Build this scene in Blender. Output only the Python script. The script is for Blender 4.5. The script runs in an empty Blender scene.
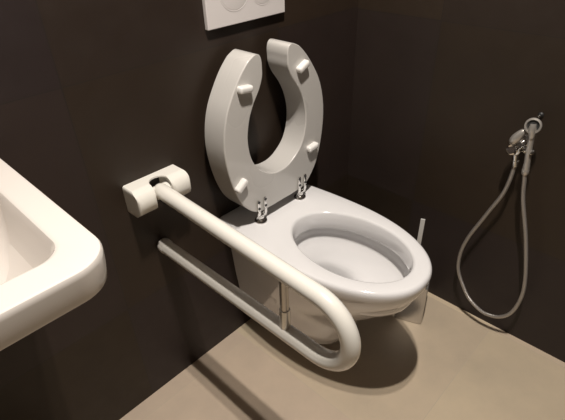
import bpy, bmesh, math
from mathutils import Vector, Matrix
C = bpy.context.scene.collection
PI = math.pi

# ------------------------------------------------------------------ helpers
def link(name, bm, mats, parent=None, sharp=35, smooth=True, wn=False):
    bmesh.ops.recalc_face_normals(bm, faces=bm.faces)
    me = bpy.data.meshes.new(name)
    bm.to_mesh(me); bm.free()
    if smooth:
        for p in me.polygons: p.use_smooth = True
        me.set_sharp_from_angle(angle=math.radians(sharp))
    if not isinstance(mats, (list, tuple)): mats = [mats]
    for m in mats: me.materials.append(m)
    o = bpy.data.objects.new(name, me)
    C.objects.link(o)
    if parent:
        o.parent = parent
    if wn:
        md = o.modifiers.new('weighted_normals', 'WEIGHTED_NORMAL'); md.keep_sharp = True; md.weight = 90
    return o

def thing(name, label, cat, group=None):
    o = bpy.data.objects.new(name, None); C.objects.link(o)
    o.empty_display_size = .05
    o['label'] = label; o['category'] = cat
    if group: o['group'] = group
    return o

def put(root, loc):
    """move an Empty to its base while its children stay where they are"""
    loc = Vector(loc); root.location = loc
    for c in root.children:
        c.location = c.location - loc

def add_rings(bm, rings, cap0=True, cap1=True, closed=True, mat=0):
    vs = [[bm.verts.new(p) for p in r] for r in rings]
    n = len(vs[0])
    for a, b in zip(vs, vs[1:]):
        for i in range(n if closed else n - 1):
            j = (i + 1) % n
            try:
                f = bm.faces.new((a[i], a[j], b[j], b[i])); f.material_index = mat
            except ValueError: pass
    if cap0: bm.faces.new(vs[0][::-1]).material_index = mat
    if cap1: bm.faces.new(vs[-1]).material_index = mat
    return vs

def frames(pts):
    pts = [Vector(p) for p in pts]; out = []; n = None
    for i, p in enumerate(pts):
        t = (pts[min(i+1, len(pts)-1)] - pts[max(i-1, 0)]).normalized()
        if n is None:
            n = t.orthogonal().normalized()
        n = (n - t * n.dot(t)).normalized()
        out.append((p, t, n, t.cross(n)))
    return out

def add_tube(bm, pts, r, seg=24, mat=0, cap=True):
    rings = []
    fr = frames(pts)
    for k, (p, t, n, b) in enumerate(fr):
        rr = r[k] if isinstance(r, (list, tuple)) else r
        rings.append([p + (n*math.cos(2*PI*i/seg) + b*math.sin(2*PI*i/seg))*rr for i in range(seg)])
    add_rings(bm, rings, cap, cap, mat=mat)

def add_lathe(bm, base, axis, prof, seg=32, mat=0):
    """prof: (radius, distance along the axis)"""
    axis = Vector(axis).normalized(); base = Vector(base)
    n = axis.orthogonal().normalized(); b = axis.cross(n)
    rings = [[base + axis*h + (n*math.cos(2*PI*i/seg) + b*math.sin(2*PI*i/seg))*max(r, 1e-4) for i in range(seg)] for r, h in prof]
    add_rings(bm, rings, mat=mat)

def add_box(bm, c, s, bev=0.0, seg=3, M=None, mat=0):
    r = bmesh.ops.create_cube(bm, size=1)
    vs = r['verts']
    for v in vs:
        v.co = Vector((v.co.x*s[0], v.co.y*s[1], v.co.z*s[2]))
    if bev:
        es = list({e for v in vs for e in v.link_edges})
        g = bmesh.ops.bevel(bm, geom=es, offset=bev, segments=seg, affect='EDGES', profile=.5)
        vs = list({v for f in g['faces'] for v in f.verts} | {v for v in vs if v.is_valid})
        seen = set(vs); st = list(vs)
        while st:
            v = st.pop()
            for e in v.link_edges:
                o = e.other_vert(v)
                if o not in seen: seen.add(o); st.append(o)
        vs = list(seen)
    fs = {f for v in vs for f in v.link_faces}
    for f in fs: f.material_index = mat
    for v in vs:
        v.co = (M @ v.co if M else v.co) + Vector(c)

def spline(ctrl, n=8):
    ctrl = [Vector(c) for c in ctrl]; out = []
    for i in range(len(ctrl)-1):
        p0 = ctrl[max(i-1, 0)]; p1 = ctrl[i]; p2 = ctrl[i+1]; p3 = ctrl[min(i+2, len(ctrl)-1)]
        for k in range(n):
            t = k/n
            out.append(.5*((2*p1) + (p2-p0)*t + (2*p0-5*p1+4*p2-p3)*t*t + (3*p1-p0-3*p2+p3)*t**3))
    out.append(ctrl[-1]); return out

# ------------------------------------------------------------------ materials
def mat(name, col, rough=.4, metal=0., coat=0., spec=.5):
    m = bpy.data.materials.new(name); m.use_nodes = True
    b = m.node_tree.nodes['Principled BSDF']
    b.inputs['Base Color'].default_value = (*col, 1)
    b.inputs['Roughness'].default_value = rough
    b.inputs['Metallic'].default_value = metal
    b.inputs['Coat Weight'].default_value = coat
    b.inputs['Coat Roughness'].default_value = .05
    b.inputs['Specular IOR Level'].default_value = spec
    return m

class NT:
    def __init__(s, m): s.t = m.node_tree; s.b = s.t.nodes['Principled BSDF']
    def n(s, ty, **kw):
        o = s.t.nodes.new(ty)
        for k, v in kw.items(): setattr(o, k, v)
        return o
    def l(s, a, b): s.t.links.new(a, b)
    def math(s, op, a, b=None, c=None):
        o = s.n('ShaderNodeMath', operation=op)
        for i, v in enumerate((a, b, c)):
            if v is None: continue
            if isinstance(v, (int, float)): o.inputs[i].default_value = v
            else: s.l(v, o.inputs[i])
        return o.outputs[0]

def ceramic(name, col, rough=.12):
    m = mat(name, col, rough, coat=.6); g = NT(m)
    tc = g.n('ShaderNodeTexCoord'); nz = g.n('ShaderNodeTexNoise'); nz.inputs['Scale'].default_value = 6
    g.l(tc.outputs['Object'], nz.inputs['Vector'])
    mr = g.n('ShaderNodeMapRange'); mr.inputs['To Min'].default_value = rough*.8; mr.inputs['To Max'].default_value = rough*1.25
    g.l(nz.outputs['Fac'], mr.inputs['Value']); g.l(mr.outputs[0], g.b.inputs['Roughness'])
    return m

def tiles(name, axis, off_u, off_z, tw, th, base, grout, rough=.5, tint=.45):
    """large stone-look tiles; axis = the horizontal world axis along the wall"""
    m = mat(name, base, rough, spec=.4); g = NT(m)
    geo = g.n('ShaderNodeNewGeometry'); sp = g.n('ShaderNodeSeparateXYZ'); g.l(geo.outputs['Position'], sp.inputs[0])
    U = g.math('DIVIDE', g.math('SUBTRACT', sp.outputs[axis[0]], off_u), tw)
    V = g.math('DIVIDE', g.math('SUBTRACT', sp.outputs[axis[1]], off_z), th)
    iu = g.math('FLOOR', U); iv = g.math('FLOOR', V)
    def edge(X, size):
        f = g.math('FRACT', X)
        d = g.math('MINIMUM', f, g.math('SUBTRACT', 1.0, f))
        return g.math('LESS_THAN', g.math('MULTIPLY', d, size), .0009)
    e = g.math('MAXIMUM', edge(U, tw), edge(V, th))
    cb = g.n('ShaderNodeCombineXYZ'); g.l(iu, cb.inputs[0]); g.l(iv, cb.inputs[1])
    wn = g.n('ShaderNodeTexWhiteNoise', noise_dimensions='2D'); g.l(cb.outputs[0], wn.inputs['Vector'])
    nz = g.n('ShaderNodeTexNoise'); nz.inputs['Scale'].default_value = 3.2; nz.inputs['Detail'].default_value = 7; nz.inputs['Roughness'].default_value = .62
    g.l(geo.outputs['Position'], nz.inputs['Vector'])
    k = g.math('ADD', g.math('MULTIPLY', nz.outputs['Fac'], .75), g.math('MULTIPLY', wn.outputs['Value'], .5))
    cr = g.n('ShaderNodeValToRGB')
    cr.color_ramp.elements[0].position = .25; cr.color_ramp.elements[0].color = (*[c*.72 for c in base], 1)
    cr.color_ramp.elements[1].position = .95; cr.color_ramp.elements[1].color = (base[0]*1.35, base[1]*1.3, base[2]*1.2, 1)
    g.l(k, cr.inputs[0])
    sc = g.n('ShaderNodeSeparateColor'); g.l(wn.outputs['Color'], sc.inputs[0])
    tn = g.n('ShaderNodeMix', data_type='RGBA'); g.l(sc.outputs[1], tn.inputs['Factor'])
    tn.inputs[6].default_value = (1.0, .97, 1.0+tint, 1); tn.inputs[7].default_value = (1.0+tint*.3, 1.02, 1.0-tint*.6, 1)
    mt = g.n('ShaderNodeMix', data_type='RGBA', blend_type='MULTIPLY'); mt.inputs['Factor'].default_value = 1
    g.l(cr.outputs[0], mt.inputs[6]); g.l(tn.outputs[2], mt.inputs[7])
    mx = g.n('ShaderNodeMix', data_type='RGBA'); g.l(e, mx.inputs['Factor']); g.l(mt.outputs[2], mx.inputs[6])
    mx.inputs[7].default_value = (*grout, 1)
    g.l(mx.outputs[2], g.b.inputs['Base Color'])
    n2 = g.n('ShaderNodeTexNoise'); n2.inputs['Scale'].default_value = 24; n2.inputs['Detail'].default_value = 5
    g.l(geo.outputs['Position'], n2.inputs['Vector'])
    mr = g.n('ShaderNodeMapRange'); mr.inputs['To Min'].default_value = rough-.08; mr.inputs['To Max'].default_value = rough+.12
    g.l(n2.outputs['Fac'], mr.inputs['Value']); g.l(mr.outputs[0], g.b.inputs['Roughness'])
    bp = g.n('ShaderNodeBump'); bp.inputs['Strength'].default_value = .12; bp.inputs['Distance'].default_value = .004
    g.l(n2.outputs['Fac'], bp.inputs['Height']); g.l(bp.outputs[0], g.b.inputs['Normal'])
    return m

WALL = (.0235, .0172, .0115)
M_back = tiles('dark_tile_back', (0, 2), -.345, .919, .57, .57, (.0235, .0165, .0112), (.0175, .0135, .011))
M_side = tiles('dark_tile_side', (1, 2), -.27, .914, .57, .57, WALL, (.0175, .0135, .011))
M_floor = tiles('beige_tile_floor', (0, 1), -.02, -.62, .57, .57, (.515, .438, .335), (.485, .412, .315), .42, .03)
M_ceil = mat('white_paint', (.75, .73, .70), .8)
M_cer = ceramic('toilet_ceramic', (.775, .765, .765))
M_basin = ceramic('basin_ceramic', (.75, .70, .65), .18)
M_seat = ceramic('seat_plastic', (.575, .555, .525), .28)
M_bump = ceramic('bumper_plastic', (.84, .82, .79), .25)
M_rail = ceramic('rail_white', (.80, .775, .71), .25)
M_plate = ceramic('plate_plastic', (.74, .70, .685), .35)
M_chrome = mat('chrome', (.80, .79, .77), .10, 1.)
M_satin = mat('satin_steel', (.52, .49, .46), .35, 1.)
M_dark = mat('dark_rubber', (.02, .02, .02), .5)
M_sleeve = mat('polished_sleeve', (.82, .80, .76), .28, .6)
M_slotshade = mat('slot_shade', (.035, .032, .03), .5, .3)  # near-black colour standing for the shade inside the bracket slot
M_hold = mat('brushed_steel', (.60, .58, .555), .27, .85)
M_stick = mat('grey_plastic', (.50, .49, .47), .4)
M_bristle = mat('bristles', (.7, .7, .68), .8)
M_capgrey = mat('grey_cap', (.62, .59, .54), .3)
M_spray = mat('brushed_plating', (.52, .49, .45), .30, .6)
M_hose = mat('braided_metal', (.52, .49, .46), .32, .7)
g = NT(M_hose)
tc = g.n('ShaderNodeUVMap')
geo = g.n('ShaderNodeNewGeometry'); sp = g.n('ShaderNodeSeparateXYZ'); g.l(geo.outputs['Position'], sp.inputs[0])
sn = g.math('SINE', g.math('MULTIPLY', g.math('ADD', sp.outputs[1], sp.outputs[2]), 1700))
bp = g.n('ShaderNodeBump'); bp.inputs['Strength'].default_value = .5; bp.inputs['Distance'].default_value = .001
g.l(sn, bp.inputs['Height']); g.l(bp.outputs[0], g.b.inputs['Normal'])
g.t.nodes.remove(tc)
M_lens = bpy.data.materials.new('lamp_lens'); M_lens.use_nodes = True
b_ = M_lens.node_tree.nodes['Principled BSDF']
b_.inputs['Emission Color'].default_value = (1, .87, .72, 1); b_.inputs['Emission Strength'].default_value = 8

# ------------------------------------------------------------------ the room
X0, Y0, H = -2.25, -2.1, 2.4
def slab(name, lo, hi, m):
    bm = bmesh.new()
    add_box(bm, [(a+b)/2 for a, b in zip(lo, hi)], [b-a for a, b in zip(lo, hi)])
    o = link(name, bm, m, smooth=False); o['kind'] = 'structure'; return o
T = .1
slab('floor', (X0-T, Y0-T, -T), (T, T, 0), M_floor)
slab('ceiling', (X0-T, Y0-T, H), (T, T, H+T), M_ceil)
slab('wall_back', (X0-T, 0, 0), (T, T, H), M_back)
slab('wall_right', (0, Y0-T, 0), (T, 0, H), M_side)
slab('wall_left', (X0-T, Y0-T, 0), (X0, 0, H), M_side)
slab('wall_front', (X0, Y0-T, 0), (0, Y0, H), M_back)

# ------------------------------------------------------------------ toilet
CX = -.454
RZ = .465
toilet = thing('toilet', 'white wall-hung ceramic toilet with its open-front seat raised against the dark wall', 'toilet')
def d_ring(z, w, wb, ys, yf, inset=0., ex=2.15, n_back=14, n_side=16, n_front=60, y0=0.):
    w -= inset; wb -= inset; yf += inset
    pts = []
    for i in range(n_back):                                  # back edge, left to right
        pts.append((CX - wb + 2*wb*i/n_back, y0, z))
    for i in range(n_side):                                  # right side, from wall forward
        t = i/n_side; s = math.sin(t*PI/2)
        pts.append((CX + wb + (w-wb)*s, y0 + (ys-y0)*t, z))
    for i in range(n_front):
        a = PI*i/n_front
        c, s = math.cos(a), math.sin(a)
        pts.append((CX + w*math.copysign(abs(c)**(2/ex), c), ys + (yf-ys)*abs(s)**(2/ex), z))
    for i in range(n_side):
        t = 1 - i/n_side; s = math.sin(t*PI/2)
        pts.append((CX - wb - (w-wb)*s, y0 + (ys-y0)*t, z))
    return pts
top_w, top_wb, top_ys, top_yf = .1695, .150, -.25, -.5515
ref = d_ring(RZ, top_w, top_wb, top_ys, top_yf)
OCY = -.345
def oval_ring(z, a, f, bk, cy=OCY, cx=CX, ex=2.0):
    """a half width; f half length to the front; bk half length to the back"""
    out = []
    for p in ref:
        th = math.atan2(p[1]-OCY, p[0]-CX)
        c, s = math.cos(th), math.sin(th)
        L = f if s < 0 else bk
        r = 1/((abs(c)/a)**ex + (abs(s)/L)**ex)**(1/ex)
        out.append((cx + r*c, cy + r*s, z))
    return out
body = []
for z, w, wb, ys, yf, ins in [
    (.092, .080, .078, -.15, -.300, .03), (.094, .089, .088, -.15, -.318, .010), (.102, .094, .093, -.15, -.332, 0.), (.15, .101, .100, -.16, -.360, 0),
    (.20, .108, .105, -.17, -.375, 0), (.233, .115, .109, -.18, -.388, 0), (.27, .126, .112, -.20, -.417, 0),
    (.308, .137, .115, -.22, -.458, 0), (.35, .147, .119, -.24, -.497, 0), (.388, .156, .125, -.245, -.524, 0),
    (.412, .1635, .131, -.25, -.540, 0),
(.432, .1675, .137, -.25, -.548, 0),
    (.448, .1692, .146, -.25, -.5513, 0), (.4555, top_w, .150, -.25, top_yf, .0005), (.4605, top_w, .150, -.25, top_yf, .0025),
    (.4640, top_w, .150, -.25, top_yf, .0065), (RZ, top_w, .150, -.25, top_yf, .0115)]:
    body.append(d_ring(z, w, wb, ys, yf, ins))
inner = [oval_ring(RZ, .1195, .168, .184), oval_ring(RZ-.0015, .1155, .163, .179), oval_ring(RZ-.006, .113, .1600, .176),
         oval_ring(.44, .1115, .158, .174), oval_ring(.416, .111, .157, .173), oval_ring(.4120, .1125, .159, .1745), oval_ring(.4110, .117, .164, .179),
         oval_ring(.408, .126, .174, .188), oval_ring(.400, .131, .179, .193), oval_ring(.388, .132, .180, .194), oval_ring(.376, .130, .178, .192), oval_ring(.364, .125, .173, .186),
         oval_ring(.350, .116, .160, .174), oval_ring(.337, .104, .143, .158, -.340), oval_ring(.326, .092, .122, .142, -.330), oval_ring(.318, .080, .102, .126, -.318), oval_ring(.312, .071, .088, .110, -.305),
         oval_ring(.306, .065, .078, .098, -.295), oval_ring(.296, .061, .070, .088, -.287), oval_ring(.27, .055, .062, .078, -.280), oval_ring(.23, .050, .056, .070, -.275), oval_ring(.17, .044, .048, .062, -.255), oval_ring(.12, .036, .040, .05, -.22)]
bm = bmesh.new()
add_rings(bm, body + inner)
bowl = link('bowl', bm, M_cer, toilet, sharp=60)
# water in the trap
bm = bmesh.new()
add_rings(bm, [oval_ring(.245, .0535, .0600, .0750, -.278), oval_ring(.272, .0565, .0630, .0795, -.280)])
M_water = mat('trap_water', (.10, .095, .085), .02); M_water.node_tree.nodes['Principled BSDF'].inputs['Transmission Weight'].default_value = .6  # dark base colour stands in for the shaded trap passage behind the water
M_water.node_tree.nodes['Principled BSDF'].inputs['IOR'].default_value = 1.33
link('water', bm, M_water, toilet)
# plug that hides the fixing bolt, one on each side of the bowl
for s in (-1, 1):
    bm = bmesh.new()
    add_lathe(bm, (CX + s*.118, -.165, .245), (s, 0, -.16), [(.0165, -.006), (.0165, .0005), (.0155, .002), (.0001, .0025)])
    link('fixing_cap', bm, M_cer, toilet)

# seat ---------------------------------------------------------------------
SX = -.4565
half = [((0, .127), (0, .034)), ((.022, .129), (.05, .034)), ((.045, .138), (.098, .041)), ((.075, .160), (.137, .078)),
        ((.092, .185), (.158, .120)), ((.102, .215), (.172, .170)), ((.105, .248), (.179, .220)), ((.102, .275), (.179, .262)),
        ((.093, .308), (.172, .305)), ((.077, .340), (.158, .345)), ((.056, .370), (.136, .383)), ((.044, .397), (.113, .415)),
        ((.0425, .420), (.090, .439)), ((.0425, .432), (.080, .4460)), ((.0448, .4430), (.073, .4495)), ((.0492, .4500), (.0675, .4520)), ((.0555, .4530), (.0620, .4533))]
half = [((a[0], a[1]-.010*max(0, (a[1]-.2)/.25)), (b[0], b[1]-.010*max(0, (b[1]-.2)/.25))) for a, b in half]
cin = [(-p[0][0], p[0][1], 0) for p in half[:0:-1]] + [(p[0][0], p[0][1], 0) for p in half]
cou = [(-p[1][0], p[1][1], 0) for p in half[:0:-1]] + [(p[1][0], p[1][1], 0) for p in half]
sin_, sou = spline(cin, 5), spline(cou, 5)
def seat_y(v): return -.105 + .010*(v-.035)/.42
ST = .073
def seat_pt(u, v, d):      # d = depth behind the front face
    return (SX + u, seat_y(v) + d, RZ + v)
def cross(pi, po, r=.0035):
    """rounded section from the inner edge to the outer edge"""
    wv = (po-pi); L = wv.length; r = min(r, L*.45); e = wv.normalized()
    sec = []
    for (cx, cd, a0) in ((L-r, r, -90), (L-r, ST-r, 0), (r, ST-r, 90), (r, r, 180)):
        for k in range(5):
            a = math.radians(a0 + 90*k/4)
            sec.append((cx + r*math.cos(a), cd + r*math.sin(a)))
    return [seat_pt((pi + e*x).x, (pi + e*x).y, d) for x, d in sec]
bm = bmesh.new()
add_rings(bm, [cross(a, b) for a, b in zip(sin_, sou)])
seat = link('toilet_seat', bm, M_seat, toilet, sharp=50, wn=True)
def on_front(bm, u, v, ang, s, bev, out, mat=0):
    """a rounded block on the seat's front face"""
    M = Matrix.Rotation(math.radians(1.4), 3, 'X') @ Matrix.Rotation(ang, 3, 'Y')
    c = seat_pt(u, v, -out)
    add_box(bm, c, s, bev, 4, M, mat)
for u, v, ang in [(-.106, .378, .12), (.090, .383, -.42), (-.145, .146, -.62), (.124, .151, -.12)]:
    bm = bmesh.new()
    on_front(bm, u, v, ang, (.040, .020, .017), .0065, .0055)
    link('bumper', bm, M_bump, seat, wn=True)
for s in (-1, 1):
    hx = CX + s*.080
    bm = bmesh.new()
    add_lathe(bm, (hx, -.097, RZ), (0, 0, 1), [(.0180, 0), (.0180, .003), (.0165, .006), (.012, .009), (.0095, .012), (.0095, .018), (.0001, .0185)])
    add_tube(bm, [(hx-.014, -.100, RZ+.022), (hx+.014, -.100, RZ+.022)], .007, 18)
    for q in (-1, 1):
        x = hx - .003 + q*.0118
        bp_ = [(x, -.101, RZ+.018), (x, -.108, RZ+.030), (x, -.1085, RZ+.045), (x, -.108, RZ+.077)]
        for a, b in zip(bp_, bp_[1:]):
            a, b = Vector(a), Vector(b)
            add_box(bm, (a+b)/2, (.0095, .0045, (b-a).length+.002), .0012, 2, (b-a).to_track_quat('Z', 'Y').to_matrix())
        for z in (.052, .072):
            add_lathe(bm, (x, -.110, RZ+z), (0, -1, 0), [(.004, 0), (.004, .0015), (.003, .0026), (.0001, .003)], 14, 1 if z > .05 else 0)
    h = link('hinge', bm, [M_chrome, M_dark], seat); h['label'] = 'chrome seat hinge with two screwed straps'
put(toilet, (CX, 0, .09))

# ------------------------------------------------------------------ flush plate
fl = thing('flush_plate', 'white rectangular dual flush plate with two round buttons on dark wall above toilet', 'flush plate')
bm = bmesh.new()
px0, px1, pz0, pz1 = -.577, -.331, .9578, 1.1218
add_box(bm, ((px0+px1)/2, -.006, (pz0+pz1)/2), (px1-px0, .012, pz1-pz0), .002, 3)
pl = link('plate', bm, M_plate, fl, wn=True)
for cx, cz, r in ((-.493, 1.0315, .0455), (-.405, 1.0240, .0375)):
    bm = bmesh.new()
    add_lathe(bm, (cx, -.0119, cz), (0, -1, 0), [(r+.0012, 0), (r+.001, .0006), (r-.0008, .0006), (r-.0012, .0002), (r-.002, .0002), (r-.0024, .0007), (r-.004, .0010), (.0001, .0010)], 56)
    link('button', bm, M_plate, fl)
put(fl, ((px0+px1)/2, 0, pz0))

# ------------------------------------------------------------------ hinged grab rail
rail = thing('grab_rail', 'white fold-down tubular grab rail with U-shaped end between basin and toilet', 'grab rail')
RX = -.785
# bracket: U-shaped in plan, rounded front
bx0, bx1 = -.851, -.712
bw = bx1 - bx0; bc = (bx0+bx1)/2
plan = []
D = .062
def arc(cx, cy, r, a0, a1, n=6):
    return [(cx + r*math.cos(math.radians(a0+(a1-a0)*k/n)), cy + r*math.sin(math.radians(a0+(a1-a0)*k/n))) for k in range(n+1)]
sw = .0220
plan += [(bx0, 0)]
plan += arc(bx0+.008, -D+.008, .008, 180, 270)
plan += arc(bc-sw-.010, -D+.010, .010, 270, 360)
n_slot = len(plan)
plan += arc(bc, -.040, sw, 180, 0, 12)
plan += arc(bc+sw+.010, -D+.010, .010, 180, 270)
plan += arc(bx1-.008, -D+.008, .008, 270, 360)
plan += [(bx1, 0)]
def bracket_ring(z, s, ins=0):
    out = []
    for q, (x, y) in enumerate(plan):
        k = (x - bc)/(bw/2)
        if z < .676 and n_slot <= q < n_slot + 13: y += .016; x = bc + (x-bc)*1.12
        xx = x - ins*(1 if x > bc + sw + .001 else -1 if x < bc - sw - .001 else 0)*abs(k)
        out.append((xx, max(y, -D*s), z))
    return out
rings = []
for z, s, ins in [(.6105, .48, .003), (.6125, .58, .001), (.617, .71, 0), (.625, .86, 0), (.636, .96, 0), (.648, 1., 0), (.659, .97, 0), (.667, .89, 0), (.6715, .815, 0), (.6722, .80, 0), (.6755, .72, .0005), (.6763, .70, .0007), (.6785, .62, .002), (.680, .53, .004)]:
    rings.append(bracket_ring(z, s, ins))
bm = bmesh.new(); add_rings(bm, rings)
br = link('wall_bracket', bm, M_rail, rail, sharp=45, wn=True)
bm = bmesh.new(); add_box(bm, (bc, -.0045, .647), (.040, .009, .054), .001, 2)  # added dark plate that makes the hollow of the slot look shaded
mp = link('slot_shade_plate', bm, M_slotshade, rail); mp['label'] = 'dark plate added inside the bracket slot as its shade'
bm = bmesh.new(); add_tube(bm, [(bc-sw-.004, -.047, .652), (bc+sw+.004, -.047, .652)], .0080, 20)
link('pivot_pin', bm, M_satin, rail)
bm = bmesh.new()
add_lathe(bm, (bc-.0195, -.0425, .654), (1, 0, 0), [(.0125, 0), (.0150, .002), (.0160, .005), (.0160, .034), (.0150, .037), (.0125, .039), (.0001, .0391)], 28)
link('knuckle', bm, M_rail, rail)
# tube
TR = .0178
zu0, zu1, zl0, zl1 = .6575, .6355, .4820, .4830
ctrl = [(RX, -.040, zu0), (RX, -.2, zu0-.0055)]
y_b = -.500
rad = (zu1 - zl1)/2
path = [Vector((RX, -.030 - (.030+y_b+.03)*0, zu0))]
N = 14
for k in range(N+1):
    t = k/N
    path.append(Vector((RX, -.048 + (y_b+.048)*t, zu0 + (zu1-zu0)*t)))
for k in range(1, 24):
    a = PI/2 - PI*k/24
    path.append(Vector((RX, y_b - rad*math.cos(a)*1.02, (zu1+zl1)/2 + rad*math.sin(a))))
for k in range(N+1):
    t = k/N
    path.append(Vector((RX, y_b + (-.008-y_b)*t, zl1 + (zl0-zl1)*t)))
path = path[1:]
rr = [TR]*len(path)
d0 = (path[1]-path[0]).normalized()
pre = [path[0] - d0*.019*math.sin(math.radians(a)) for a in (85, 60, 30)]
path = pre + path; rr = [TR*math.cos(math.radians(a)) for a in (85, 60, 30)] + rr
bm = bmesh.new(); add_tube(bm, path, rr, 32)
link('rail_tube', bm, M_rail, rail, sharp=60)
bm = bmesh.new()
add_lathe(bm, (RX, -.0108, zl0), (0, 1, .02), [(.0182, -.012), (.0187, -.011), (.0187, .004), (.0165, .009), (.0001, .0105)])
ec = link('end_cap', bm, M_capgrey, rail); ec['label'] = 'grey cap on the lower tube end'
# brace between the two runs
by = -.424
tb = (by+.048)/(y_b+.048)
zt = zu0 + (zu1-zu0)*tb; zb_ = zl1 + (zl0-zl1)*((by-y_b)/(-.008-y_b))
bm = bmesh.new()
add_lathe(bm, (RX, by, zt-TR*.6), (0, 0, -1), [(.0088, 0), (.0088, .100), (.0001, .1002)], 24)
bc_ = link('brace', bm, M_satin, rail); bc_['label'] = 'satin metal brace between the two tubes'
bm = bmesh.new()
zmid = zb_ + .055
add_lathe(bm, (RX, by, zb_+TR*.6), (0, 0, 1), [(.0108, 0), (.0108, .050), (.0104, .052), (.0089, .0525)], 24)
link('brace_sleeve', bm, M_sleeve, rail)
put(rail, (bc, 0, .6105))

# ------------------------------------------------------------------ basin
bx_l, bx_r, by_f, BZ = -1.66, -1.0605, -.4180, .85
def rr_ring(z, l, r, f, b, rad, n=10):
    out = []
    for cx, cy, a0, rd in ((r-rad, f+rad, -90, rad), (r-.004, b-.004, 0, .004), (l+.004, b-.004, 90, .004), (l+rad, f+rad, 180, rad)):
        for k in range(n+1):
            a = math.radians(a0+90*k/n); out.append((cx+rd*math.cos(a), cy+rd*math.sin(a), z))
    return out
def rr_in(z, l, r, f, b, rad, n=10):
    out = []
    for cx, cy, a0 in ((r-rad, f+rad, -90), (r-rad, b-rad, 0), (l+rad, b-rad, 90), (l+rad, f+rad, 180)):
        for k in range(n+1):
            a = math.radians(a0+90*k/n); out.append((cx+rad*math.cos(a), cy+rad*math.sin(a), z))
    return out
R_ = []
for z, e, rd in [(.665, .20, .04), (.675, .165, .05), (.69, .150, .06), (.712, .118, .06), (.745, .078, .06), (.772, .062, .06), (.787, .050, .055), (.7965, .034, .05), (.7995, .022, .048)]:
    R_.append(rr_ring(z, bx_l+e, bx_r-e, by_f+e, 0, rd))
for z, e in [(.8012, .0095), (.8016, .0062), (.8026, .0043), (.8042, .0034), (.815, .0016), (.826, .0003), (.840, -.0005), (.845, -.0003), (.8485, .0015), (BZ, .005)]:
    R_.append(rr_ring(z, bx_l+e, bx_r-e, by_f+e, 0, .052-e))
il, ir, if_, ib = bx_l+.042, bx_r-.042, by_f+.051, -.115
for z, e, rd in [(BZ-.0003, -.006, .036), (BZ-.003, 0, .034), (BZ-.009, .003, .034), (BZ-.020, .006, .036), (.80, .011, .042), (.77, .020, .05), (.745, .034, .06), (.725, .056, .07), (.712, .084, .07), (.706, .12, .05)]:
    R_.append(rr_in(z, il+e, ir-e, if_+e, ib-e, rd))
bm = bmesh.new(); add_rings(bm, R_)
ba = link('wash_basin', bm, M_basin, sharp=28, wn=True)
ba['label'] = 'white rectangular ceramic wash basin corner with rounded rim at the left'; ba['category'] = 'basin'

# ------------------------------------------------------------------ toilet brush and its holder
hold = thing('toilet_brush_holder', 'square grey toilet brush holder standing on floor behind front of toilet', 'brush holder')
P1 = Vector((-.158, -.444, 0)); P0 = Vector((-.192, -.3605, 0))
ex = (P1-P0).normalized(); ey = Vector((-ex.y, ex.x, 0))      # ey points away from the camera side
if ey.x < 0: ey = -ey
W = (P1-P0).length; HH = .160
hc = P0 + ex*W/2 + ey*W/2
def sq(z, h, r=.006, n=4):
    out = []
    for sx, sy, a0 in ((1, 1, 0), (-1, 1, 90), (-1, -1, 180), (1, -1, 270)):
        for k in range(n+1):
            a = math.radians(a0+90*k/n)
            out.append(hc + ex*(sx*(h-r)+r*math.cos(a)) + ey*(sy*(h-r)+r*math.sin(a)) + Vector((0, 0, z)))
    return out
bm = bmesh.new()
hw = W/2
add_rings(bm, [sq(0, hw-.0015), sq(.002, hw), sq(HH-.002, hw), sq(HH, hw-.001), sq(HH, hw-.004, .004), sq(HH-.002, hw-.005, .004), sq(.006, hw-.005, .004)])
link('cup', bm, M_hold, hold)
put(hold, hc)
brush = thing('toilet_brush', 'toilet brush with thin flat steel handle upright in the square grey holder', 'toilet brush')
hb = Vector((-.150, -.383, 0))
bm = bmesh.new()
Mh = Matrix((ex, ey, Vector((0, 0, 1)))).transposed()
add_box(bm, hb + Vector((0, 0, .258)), (.013, .006, .285), .001, 2, Mh)
link('handle', bm, M_stick, brush)
bm = bmesh.new()
add_lathe(bm, hb + Vector((0, 0, .0065)), (0, 0, 1), [(.015, 0), (.024, .006), (.026, .03), (.026, .075), (.020, .09), (.009, .097), (.009, .112), (.0001, .113)], 24)
link('brush_head', bm, M_bristle, brush)
put(brush, hb + Vector((0, 0, .0065)))

# ------------------------------------------------------------------ bidet spray
val = thing('angle_valve', 'chrome angle valve with lever mounted on dark right wall beside the hand spray', 'valve')
vy, vz = -.5515, .645
bm = bmesh.new()
add_lathe(bm, (0, vy, vz), (-1, 0, 0), [(.024, 0), (.024, .003), (.020, .006), (.0115, .008), (.0115, .040), (.0135, .041), (.0135, .056), (.011, .058), (.0001, .0585)], 28)
add_lathe(bm, (-.047, vy, vz), (0, -.18, -1), [(.008, 0), (.008, .030), (.0098, .031), (.0098, .046), (.008, .047), (.0001, .0472)], 20)
link('valve_body', bm, M_chrome, val)
bm = bmesh.new()
add_lathe(bm, (-.050, vy+.004, vz-.006), (-.85, .15, .5), [(.006, 0), (.006, .006), (.0125, .007), (.0135, .010), (.0135, .018), (.0115, .020), (.009, .0175), (.0001, .0175)], 28)
link('knob', bm, M_chrome, val)
bm = bmesh.new()
lp = spline([(-.050, vy-.003, vz+.006), (-.058, vy+.006, vz+.014), (-.062, vy+.008, vz+.024), (-.062, vy+.001, vz+.040), (-.060, vy-.010, vz+.060)], 6)
rad_ = [.0035 + .0085*max(0, math.sin(PI*min(1, max(0, (i/(len(lp)-1)-.30)/.72))))**.8 for i in range(len(lp))]
add_tube(bm, lp, rad_, 20)
link('lever', bm, M_spray, val)
bm = bmesh.new()                                    # cradle that carries the hand spray
add_tube(bm, [(-.030, vy-.006, .650), (-.045, -.572, .655)], .0045, 12)
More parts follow.
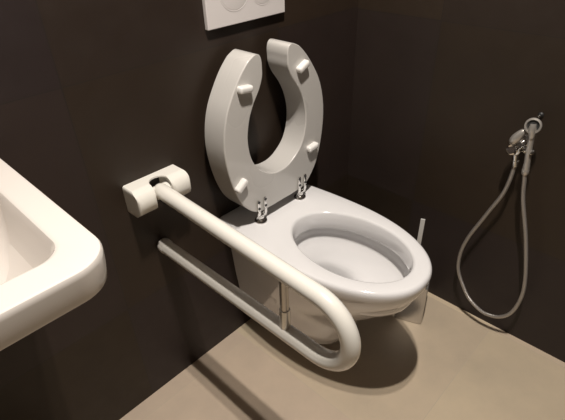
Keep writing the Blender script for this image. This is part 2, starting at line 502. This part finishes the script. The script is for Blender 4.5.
add_tube(bm, [(-.060+.0112*math.cos(t), -.5850+.0112*math.sin(t), .655) for t in [math.radians(a) for a in range(-150, 151, 15)]], .004, 10)
link('cradle', bm, M_chrome, val)
put(val, (0, vy, vz))
hook = thing('wall_hook', 'small dark round wall hook with chrome tip just above the hand spray head', 'hook')
bm = bmesh.new()
add_lathe(bm, (0, -.5735, .7295), (-1, 0, 0), [(.007, 0), (.007, .003), (.0042, .006), (.0035, .012), (.0001, .0125)], 20)
link('peg', bm, M_dark, hook)
bm = bmesh.new()
add_lathe(bm, (-.0115, -.5735, .7295), (-1, 0, 0), [(.0028, 0), (.0032, .0015), (.0024, .0035), (.0001, .004)], 16)
link('tip', bm, M_chrome, hook)
put(hook, (0, -.5735, .7295))

spray = thing('bidet_hand_spray', 'chrome bidet hand spray hanging on right wall with a long looping metal hose', 'bidet spray')
bm = bmesh.new()
add_tube(bm, spline([(-.060, -.5795, .711), (-.060, -.5815, .690), (-.060, -.5845, .660), (-.060, -.589, .622), (-.060, -.5905, .604)], 4),
         [.0070]*9 + [.0075]*4 + [.0082]*4, 20)
add_lathe(bm, (-.060, -.5903, .606), (0, -.06, -1), [(.0082, 0), (.0090, .002), (.0090, .012), (.0068, .016), (.0001, .0165)], 20)
link('handle', bm, M_spray, spray)
bm = bmesh.new()
ha = Vector((-1, -.12, .28)).normalized()
hcn = Vector((-.058, -.5775, .7205))
add_lathe(bm, hcn - ha*.012, ha, [(.006, 0), (.014, .003), (.0190, .009), (.0200, .015), (.0190, .019), (.0150, .020), (.0140, .0165), (.0135, .014), (.0001, .014)], 32)
sh = link('spray_head', bm, M_spray, spray)
bm = bmesh.new()
add_lathe(bm, hcn + ha*.0019, ha, [(.0133, 0), (.0133, .0006), (.0095, .0008), (.0001, .0008)], 32)
link('nozzle_face', bm, M_dark, spray)
bm = bmesh.new()
add_tube(bm, [hcn + ha*.006 + Vector((0, 0, .004)), hcn + ha*.008 + Vector((0, -.001, -.008)), hcn + ha*.004 + Vector((0, -.003, -.022)), Vector((-.064, -.5825, .690))], [.0068, .0092, .0085, .0060], 18)
link('trigger', bm, M_spray, spray)
bm = bmesh.new()
HX = -.046
hp = [(-.060, -.5915, .594), (-.058, -.5945, .572), (-.052, -.605, .511), (HX, -.6405, .394), (HX, -.672, .266), (HX, -.6775, .190), (HX, -.665, .125), (HX, -.6365, .0885), (HX, -.600, .076),
      (HX, -.5718, .0818), (HX, -.536, .105), (HX, -.5085, .1428), (HX, -.4850, .188), (HX, -.4774, .2306), (HX, -.479, .280), (HX, -.4914, .3368), (HX, -.5120, .397), (HX, -.5281, .4444), (HX, -.549, .505), (-.046, -.5565, .550), (-.047, -.5595, .599)]
add_tube(bm, spline(hp, 8), .0055, 14)
link('hose', bm, M_hose, spray, sharp=80)
put(spray, (-.060, -.59, .60))

# ------------------------------------------------------------------ ceiling downlights
t = thing('ceiling_downlight', 'round white ceiling downlight with two small lamps above the grab rail', 'downlight')
LX, LY = -.865, -.665
bm = bmesh.new()
add_lathe(bm, (LX, LY, H), (0, 0, -1), [(.095, 0), (.095, .003), (.089, .008), (.0001, .009)], 48)
link('trim_ring', bm, M_ceil, t)
for dx, dy, pw in ((.045, .025, 18), (-.045, -.025, 28.5)):
    x, y = LX+dx, LY+dy
    bm = bmesh.new()
    add_lathe(bm, (x, y, H-.0065), (0, 0, -1), [(.021, 0), (.021, .004), (.0001, .0042)], 32)
    link('lens', bm, M_lens, t)
    ld = bpy.data.lights.new('downlight_lamp', 'AREA'); ld.shape = 'DISK'; ld.size = .036; ld.energy = pw
    ld.color = (1, .925, .845)
    lo = bpy.data.objects.new('downlight_lamp', ld); C.objects.link(lo); lo.location = (x, y, H-.0125); lo.parent = t
put(t, (LX, LY, H))

w = bpy.data.worlds.new('world'); bpy.context.scene.world = w; w.use_nodes = True
w.node_tree.nodes['Background'].inputs[0].default_value = (.05, .05, .05, 1)

# ------------------------------------------------------------------ camera
cd = bpy.data.cameras.new('camera'); cam = bpy.data.objects.new('camera', cd); C.objects.link(cam)
cam.location = (-1.23141562, -.86336238, 1.19623724)
cam.rotation_euler = (math.radians(55.97493331), math.radians(1.43018511), math.radians(-46.57000391))
cd.sensor_width = 36; cd.lens = 462.8583509/565*36; cd.clip_start = .02
S = bpy.context.scene
S.camera = cam
S.view_settings.view_transform = 'Standard'; S.view_settings.look = 'None'
S.view_settings.gamma = 1; S.view_settings.use_curve_mapping = False
S.view_settings.exposure = 0
